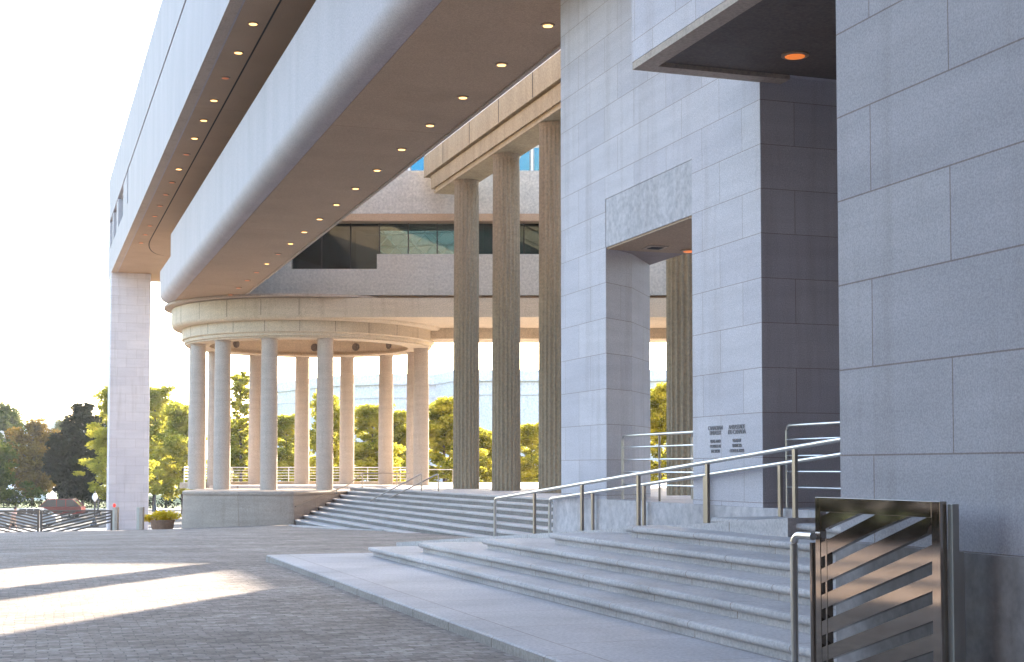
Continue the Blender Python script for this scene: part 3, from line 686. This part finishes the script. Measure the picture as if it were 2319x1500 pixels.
# ---------------- planter, lamps ----------------
pl = empty('flower_planter', 'round brown planter heaped with yellow flowers beyond the white leg', 'planter', (-18.75, 76.5, -1.7))
MB().lathe([(.42, -.2), (.58, .1), (.62, .42), (.66, .45), (.66, .5), (.5, .5)], 0, 0, 24).build('pot', M['soil'], pl, smooth=True)
def cards(centers, n, size, seed):
    rnd = random.Random(seed); b = MB(); tw = sum(c[3] ** 2 * 1.0 for c in centers)
    for cxx, cyy, czz, r, fl_ in centers:
        m_ = max(6, int(n * r * r / tw))
        for _ in range(m_):
            v = Vector((rnd.gauss(0, 1), rnd.gauss(0, 1), rnd.gauss(0, 1))).normalized() * r * (rnd.random() ** .45)
            p = Vector((cxx + v.x, cyy + v.y, czz + v.z * fl_))
            a = Vector((rnd.gauss(0, 1), rnd.gauss(0, 1), rnd.gauss(0, .6))).normalized(); c = a.cross(Vector((rnd.gauss(0, 1), rnd.gauss(0, 1), rnd.gauss(0, 1)))).normalized()
            s = size * rnd.uniform(.6, 1.35)
            b.add([p - a * s, p - c * s * .5, p + a * s, p + c * s * .5], [(0, 1, 2, 3)])
    return b
cards([(0, 0, .7, .5, .6), (-.75, -.1, .62, .45, .45), (.55, 0, .75, .5, .5), (-.2, .2, .8, .45, .5)], 900, .09, 3).build('flowers', M['leaf_bush'], pl)
def lamp(x, y, z, h, label):
    e = empty('street_lamp', label, 'street lamp', (x, y, z))
    MB().lathe([(.32, 0), (.34, .12), (.2, .3), (.12, .6), (.07, .75), (.055, h - .3), (.09, h - .25), (.05, h - .2)], 0, 0, 16).build('pole', M['dark_paint'], e, smooth=True)
    MB().lathe([(.05, h - .2), (.2, h), (.22, h + .15), (.12, h + .38), (.03, h + .45)], 0, 0, 16).build('globe', M['tent'], e, smooth=True)
    MB().lathe([(.05, h + .44), (.07, h + .5), (.01, h + .6)], 0, 0, 10).build('finial', M['dark_paint'], e)
lamp(-36.8, 147, -2.9, 3.3, 'dark street lamp with pale globe right of the white leg')
lamp(-32.2, 110, -2.93, 2.15, 'dark street lamp with pale globe left of the white leg')
lamp(-38.9, 134, -2.93, 3.7, 'tall thin street lamp just left of the white leg, beyond the gate')

# ---------------- vehicles ----------------
def car(name, label, loc, rz, L, H, prof, roofprof, paint, group='cars parked along the street', wr=.33):
    e = empty(name, label, 'car', loc, rz, group); Wd = .86
    rings = []
    for yy, k_ in [(-Wd, .93), (-Wd + .08, 1), (Wd - .08, 1), (Wd, .93)]:
        rings.append([(x, yy, .25 + (z - .25) * k_) for x, z in prof])
    MB().layered(rings).build('body', M[paint], e, smooth=True)
    cab = [[(x, yy, z) for x, z in roofprof] for yy in (-Wd + .10, Wd - .10)]
    zb = min(z for x, z in roofprof); zt = max(z for x, z in roofprof)
    MB().layered(cab).build('window_glass', M['carglass'], e)
    xs = [x for x, z in roofprof if z > zt - .08]
    MB().box(min(xs) - .02, max(xs) + .02, -Wd + .12, Wd - .12, zt - .02, zt + .04).build('roof', M[paint], e, bevel=.02)
    pill = MB(); tp = sorted([p for p in roofprof], key=lambda p: p[0])
    for (x0, z0), (x1, z1) in [(tp[0], (min(xs), zt)), (tp[-1], (max(xs), zt))]:
        for yy in (-Wd + .08, Wd - .14): MB().add([(x0, yy, z0), (x0 + .09, yy, z0), (x1 + .09, yy, z1), (x1, yy, z1), (x0, yy + .06, z0), (x0 + .09, yy + .06, z0), (x1 + .09, yy + .06, z1), (x1, yy + .06, z1)], [(0, 1, 2, 3), (4, 7, 6, 5), (0, 4, 5, 1), (1, 5, 6, 2), (2, 6, 7, 3), (3, 7, 4, 0)]).build('window_post', M[paint], e)
    for xm in (min(xs) + (max(xs) - min(xs)) * .36, min(xs) + (max(xs) - min(xs)) * .72):
        MB().box(xm, xm + .08, -Wd + .085, -Wd + .14, zb, zt).build('window_post', M[paint], e); MB().box(xm, xm + .08, Wd - .14, Wd - .085, zb, zt).build('window_post', M[paint], e)
    for sx in (-L * .31, L * .31):
        for sy in (-Wd + .02, Wd - .2):
            t_ = MB().tube([(sx, sy, wr), (sx, sy + .18, wr)], wr, 18).build('wheel', M['rubber'], e)
            MB().tube([(sx, sy - .01, wr), (sx, sy + .19, wr)], wr * .55, 14).build('rim', M['chrome'], t_)
    for sy in (-Wd + .12, Wd - .3): MB().box(L / 2 - .05, L / 2 + .01, sy, sy + .18, .62, .8).build('lamp', M['tail'], e)
    return e
sedp = [(-2.2, .25), (2.2, .25), (2.28, .5), (2.2, .85), (1.5, .95), (-1.0, .92), (-2.1, .75), (-2.25, .5)]
sedr = [(-1.25, .9), (-.55, 1.36), (.9, 1.38), (1.75, .95)]
vanp = [(-2.15, .3), (2.1, .3), (2.2, .6), (2.15, 1.02), (-1.2, 1.02), (-2.1, .82), (-2.2, .5)]
vanr = [(-1.7, .98), (-.95, 1.62), (1.35, 1.66), (2.05, .98)]
car('parked_car', 'white sedan with pale roof behind the slatted gate', (-37.6, 111, -2.95), R(4), 4.4, 1.4, sedp, sedr, 'white_paint')
car('parked_car', 'dark red minivan parked behind the white sedan', (-41.6, 131, -2.95), R(4), 4.3, 1.75, vanp, vanr, 'red_paint')
car('parked_car', 'white car standing in the sun under the golden tree', (-60.5, 170, -2.7), R(2), 4.4, 1.4, sedp, sedr, 'white_paint')
car('parked_car', 'dark car half hidden behind the red minivan', (-49, 172, -2.7), R(0), 4.4, 1.4, sedp, sedr, 'dark_paint')
tn = empty('white_tent', 'white canvas tent seen under the trees at the far left', 'tent', (-66, 195, -2.8))
MB().add([(-3, -2, 0), (3, -2, 0), (3, 2, 0), (-3, 2, 0), (-3, -2, 1.6), (3, -2, 1.6), (3, 2, 1.6), (-3, 2, 1.6)], [(0, 1, 5, 4), (1, 2, 6, 5), (2, 3, 7, 6), (3, 0, 4, 7)]).build('side_walls', M['tent'], tn)
MB().add([(-3.2, -2.2, 1.55), (3.2, -2.2, 1.55), (3.2, 2.2, 1.55), (-3.2, 2.2, 1.55), (-1.5, 0, 2.6), (1.5, 0, 2.6)], [(0, 1, 5, 4), (1, 2, 5), (2, 3, 4, 5), (3, 0, 4)]).build('canopy', M['tent'], tn)

# ---------------- person ----------------
def skin_body(name, verts, edges, radii, mat, parent, loc):
    me = bpy.data.meshes.new(name); me.from_pydata(verts, edges, []); me.materials.append(mat)
    o = bpy.data.objects.new(name, me); C.objects.link(o); o.parent = parent
    sm = o.modifiers.new('skin', 'SKIN'); sm.use_smooth_shade = True
    if not me.skin_vertices: me.skin_vertices.new()
    for i, r in enumerate(radii): me.skin_vertices[0].data[i].radius = (r, r * .85 if i in (0, 1, 2) else r)
    me.skin_vertices[0].data[0].use_root = True
    ss = o.modifiers.new('sub', 'SUBSURF'); ss.levels = 1; ss.render_levels = 2
    o.location = loc; return o
pe = empty('person', 'person in a pink shirt and tan shorts walking behind the slatted gate, leaning forward', 'person', (-35.2, 100.5, -2.93), R(-15))
V = [(0, 0, .93), (.05, 0, 1.15), (.12, 0, 1.38), (.17, 0, 1.48), (.21, 0, 1.56), (.24, 0, 1.66), (.22, 0, 1.74)]
E_ = [(0, 1), (1, 2), (2, 3), (3, 4), (4, 5), (5, 6)]
RAD = [.15, .14, .15, .075, .062, .09, .07]
def add(p, r, frm): V.append(p); RAD.append(r); E_.append((frm, len(V) - 1)); return len(V) - 1
for sgn, kx in ((1, .22), (-1, -.22)):
    h = add((0.0, .10 * sgn, .88), .10, 0); kn = add((kx * .7 + .05, .10 * sgn, .48), .065, h); an = add((kx * 1.1, .10 * sgn, .09), .04, kn); add((kx * 1.1 + .17, .11 * sgn, .03), .03, an)
    sh = add((.12, .19 * sgn, 1.40), .065, 2); el = add((.12 - kx * .5, .24 * sgn, 1.12), .042, sh); wr = add((.24 - kx * .6, .22 * sgn, .90), .03, el); pm = add((.27 - kx * .6, .22 * sgn, .84), .03, wr)
    for q, ln in enumerate((.07, .085, .08, .06)): f1 = add((.27 - kx * .6 + .015 * (q - 1.5), .22 * sgn, .84 - ln * .6), .008, pm); add((.28 - kx * .6 + .015 * (q - 1.5), .21 * sgn, .84 - ln), .007, f1)
    add((.31 - kx * .6, .20 * sgn, .80), .009, pm)
body = skin_body('body', V, E_, RAD, M['skin'], pe, (0, 0, 0))
def skin_cloth(name, verts, edges, radii, mat): return skin_body(name, verts, edges, radii, mat, pe, (0, 0, 0))
skin_cloth('shirt', [(0.02, 0, .98), (.05, 0, 1.16), (.12, 0, 1.40), (.12, .19, 1.40), (.08, .22, 1.24), (.12, -.19, 1.40), (.17, -.22, 1.24), (.16, 0, 1.47)], [(0, 1), (1, 2), (2, 3), (3, 4), (2, 5), (5, 6), (2, 7)], [.165, .16, .165, .085, .07, .085, .07, .08], M['shirt'])
skin_cloth('shorts', [(0, 0, .95), (0.03, .11, .84), (.14, .11, .56), (-.0, -.11, .84), (-.07, -.11, .56)], [(0, 1), (1, 2), (0, 3), (3, 4)], [.165, .125, .10, .125, .10], M['shorts'])
MB().lathe([(.04, 1.60), (.105, 1.66), (.11, 1.73), (.085, 1.80), (.02, 1.83)], .20, 0, 14).build('hair', M['hair'], pe, smooth=True)

# ---------------- trees ----------------
def make_tree(name, kind, h, r, mat, seed, n, size, trunk=.35, low=.25):
    rnd = random.Random(seed); e = bpy.data.objects.new(name, None); C.objects.link(e)
    b = MB(); th = h * low
    b.tube([(0, 0, -.3), (rnd.uniform(-.1, .1), 0, th * .5), (rnd.uniform(-.2, .2), .1, th), (.1, 0, h * .62), (0, .1, h * .9)], [trunk * .5, trunk * .42, trunk * .36, trunk * .18, .03], 8)
    cl = []
    nl = {'layer': 46, 'round': 52, 'tall': 70, 'spire': 36}[kind]
    for i in range(nl):
        a = i * 2.399 + rnd.uniform(-.4, .4); q = (i + .5) / nl
        z = th + (h - th) * (q * .93)
        if kind == 'round': rad = r * math.sqrt(max(.05, 1 - (2 * q - .9) ** 2)) * rnd.uniform(.35, 1.0)
        elif kind == 'layer': rad = r * (1 - q * .72) * rnd.uniform(.3, 1.12)
        elif kind == 'spire': rad = r * (1.02 - q) * rnd.uniform(.3, 1.0)
        else: rad = r * (.55 + .5 * math.sin(q * 3.1)) * rnd.uniform(.3, .95)
        tip = Vector((math.cos(a) * rad, math.sin(a) * rad, z + rad * (.22 if kind != 'spire' else .05)))
        st_ = Vector((0, 0, max(th * .8, z - rad * .5)))
        if i % 2 == 0: b.tube([st_, st_.lerp(tip, .5) + Vector((0, 0, .15)), tip], [trunk * .16, trunk * .08, .015], 5)
        cr = r * (.30 if kind == 'round' else .30) * rnd.uniform(.5, 1.25)
        cl.append((tip.x, tip.y, tip.z, cr, .7 if kind == 'round' else .42))
        mid = st_.lerp(tip, .6); cl.append((mid.x, mid.y, mid.z, cr * .8, .6))
    b.build('trunk', M['bark'], e)
    cards(cl, n, size, seed + 100).build('crown', M[mat], e)
    return e
protos = {}
def tree(kind, h, r, mat, n, size, x, y, z, rz, label, group, seed=1, sc_=(1, 1, 1), low=.25):
    n = int(n * 1.9); size *= .66
    key = (kind, mat, seed)
    if key not in protos: e = make_tree('tree', kind, h, r, mat, seed, n, size, low=low); protos[key] = (e, h, r)
    else: e = copy_tree(protos[key][0])
    ph, pr_ = protos[key][1:]
    e.location = (x, y, z); e.rotation_euler = (0, 0, rz); e.scale = (r / pr_, r / pr_, h / ph)
    tag(e, label, 'tree', group); return e
def px(u, Y): return (u - 1159.5) / 3221 * Y
def htop(v, Y, z): return (1060 - v) / 3221 * Y + EZ - z
G1 = 'trees beyond the street on the left'; G2 = 'yellow green street trees beyond the terrace'
def T(kind, u, Y, vtop, wpx, mat, label, grp, seed, n=4200, size=.24, z=-2.95, low=.25):
    if kind == 'layer': wpx *= 1.55; n = int(n * 1.7); low = min(low, .14)
    tree(kind, htop(vtop, Y, z), wpx / 3221 * Y / 2, mat, n, size, px(u, Y), Y, z, seed * 1.3, label, grp, seed, low=low)
T('round', 12, 190, 912, 125, 'leaf_green', 'tall green tree cut by the left edge of the photo', G1, 1, 6000, .36)
T('round', 75, 172, 952, 140, 'leaf_orange', 'rounded golden brown tree behind the parked cars', G1, 2, 9000, .30, low=.14)
T('round', 140, 260, 950, 80, 'leaf_green', 'small distant green tree top between the golden tree and the dark tree', G1, 1)
T('round', 188, 150, 908, 135, 'leaf_dark', 'dark green tree right of the golden one', G1, 3, 9000, .34, low=.12)
T('round', 160, 160, 965, 95, 'leaf_dark', 'lower dark green tree filling the gap beside the golden tree', G1, 3)
T('layer', 262, 128, 860, 112, 'leaf_yellow', 'loose layered yellow green tree partly hidden by the white leg', G1, 4, 5200, .24, low=.2)
T('layer', -30, 140, 1000, 130, 'leaf_green', 'layered green tree whose branches enter at the left edge', G1, 5, 5000, .26)
T('layer', 350, 150, 865, 110, 'leaf_yellow', 'slim yellow green tree just right of the white leg', G1, 4)
T('round', 378, 165, 912, 150, 'leaf_green', 'broad green tree between the white leg and the rotunda', G1, 1, low=.12)
T('layer', 415, 140, 905, 120, 'leaf_yellow', 'yellow green tree against the first rotunda columns', G1, 6, 5200, .26, low=.14)
T('tall', 545, 130, 832, 66, 'leaf_yellow', 'tall narrow open tree between the second and third rotunda columns', G2, 7, 5200, .24, low=.3)
T('layer', 545, 133, 945, 110, 'leaf_yellow', 'low yellow green tree at the foot of the tall narrow tree', G2, 6, low=.1)
T('layer', 648, 128, 930, 100, 'leaf_yellow', 'yellow green tree seen between the third rotunda column and its rear neighbour', G2, 4)
T('layer', 745, 118, 880, 110, 'leaf_yellow', 'yellow green tree behind the fourth rotunda column', G2, 6)
T('layer', 842, 116, 905, 130, 'leaf_yellow', 'spreading yellow green tree in the wide gap of the rotunda', G2, 4)
T('layer', 905, 122, 925, 90, 'leaf_yellow', 'smaller yellow green tree left of the last rotunda columns', G2, 8, 5000, .22)
T('layer', 1008, 108, 895, 130, 'leaf_yellow', 'yellow green tree between the rotunda and the first fluted column', G2, 8)
T('layer', 1100, 112, 965, 90, 'leaf_yellow', 'low yellow green tree between the first and second fluted columns', G2, 6)
T('layer', 1203, 110, 950, 95, 'leaf_yellow', 'yellow green tree with a dark stem between the second and third fluted columns', G2, 4)
T('layer', 1497, 104, 862, 95, 'leaf_yellow', 'bright yellow green tree seen through the doorway', G2, 8)
for i, (x, y, h, r) in enumerate([(-75, 20, 15, 9), (-78, 42, 17, 9), (-72, 62, 15, 8), (-88, 5, 16, 9), (-90, 78, 15, 10), (-70, 98, 13, 8)]):
    tree('round', h, r, 'leaf_dark', 4000, .3, x, y, -1.6, i, ['first', 'second', 'third', 'fourth', 'fifth', 'sixth'][i] + ' dark shade tree of the row at the west edge, outside the photo', 'dark shade trees west of the plaza', 3)
h2 = cards([(-17.6, 8 + i * 1.4, .35, 1.25, .85) for i in range(25)], 14000, .12, 57).build('hedge', M['hedge']); tag(h2, 'clipped dark hedge along the west side of the plaza, mirrored in the steel gate', 'hedge')
hd = cards([(-58 + i * 2.2, 158 + (i % 3) * .4, -2.3, 1.25, .6) for i in range(40)], 12000, .14, 55).build('hedge', M['leaf_dark']); tag(hd, 'low dark hedge along the far side of the street', 'hedge')
b = cards([(-31 + i * 3.0, 163 + (i % 4), -1.6, 2.3, .8) for i in range(24)], 14000, .2, 56).build('shrubs', M['leaf_green']); tag(b, 'band of green shrubs at the foot of the street trees', 'shrubs', kind='stuff')

# ---------------- far museum ----------------
mu = empty('museum_building', 'huge pale stone museum with a stepped cornice behind the rotunda', 'building', (0, 250, -3))
def mp(b, nm, m='museum'): o = b.build(nm, M[m], mu); o.location = (0, -250, 3); return o
def wl(u, Y): return px(u, Y)
pth = [(wl(610, 262), 262), (wl(762, 240), 240), (wl(862, 236), 236), (wl(985, 236), 236), (wl(1030, 226), 226), (wl(1240, 226), 226), (wl(1700, 226), 226)]
def wallpath(path, z0, z1, out=0., back=30):
    f_ = [(x, y - out) for x, y in path]; bk = [(path[-1][0], path[-1][1] + back), (path[0][0], path[0][1] + back)]
    return MB().prism(f_ + bk, z0, z1)
mp(wallpath(pth, -3, 15.4), 'wall'); mp(wallpath(pth, 15.4, 15.9, .8), 'cornice'); mp(wallpath(pth, 13.2, 13.6, .3), 'string_course'); mp(wallpath(pth, 15.9, 17.2, .1), 'parapet')
pth2 = [(x + 6, y + 12) for x, y in pth[2:]]
fb = empty('office_building', 'distant low office roofline above the golden tree', 'building', (px(120, 420), 420, -3))
MB().box(-18, 22, 0, 20, 0, htop(960, 420, -3)).build('wall', M['band'], fb); MB().box(-2, 3, 5, 8, htop(960, 420, -3), htop(952, 420, -3)).build('roof_plant', M['band'], fb)

# ---------------- haze ----------------
hm = bpy.data.materials.new('haze'); hm.use_nodes = True; hn = hm.node_tree; hn.nodes.remove(hn.nodes['Principled BSDF'])
pv = hn.nodes.new('ShaderNodeVolumePrincipled'); pv.inputs['Color'].default_value = (.88, .93, 1, 1); pv.inputs['Density'].default_value = .00017; pv.inputs['Anisotropy'].default_value = .35
hn.links.new(pv.outputs[0], hn.nodes['Material Output'].inputs['Volume'])
hz = MB().box(-260, 260, -60, 470, -4.6, 36).build('haze', hm); hz['kind'] = 'stuff'
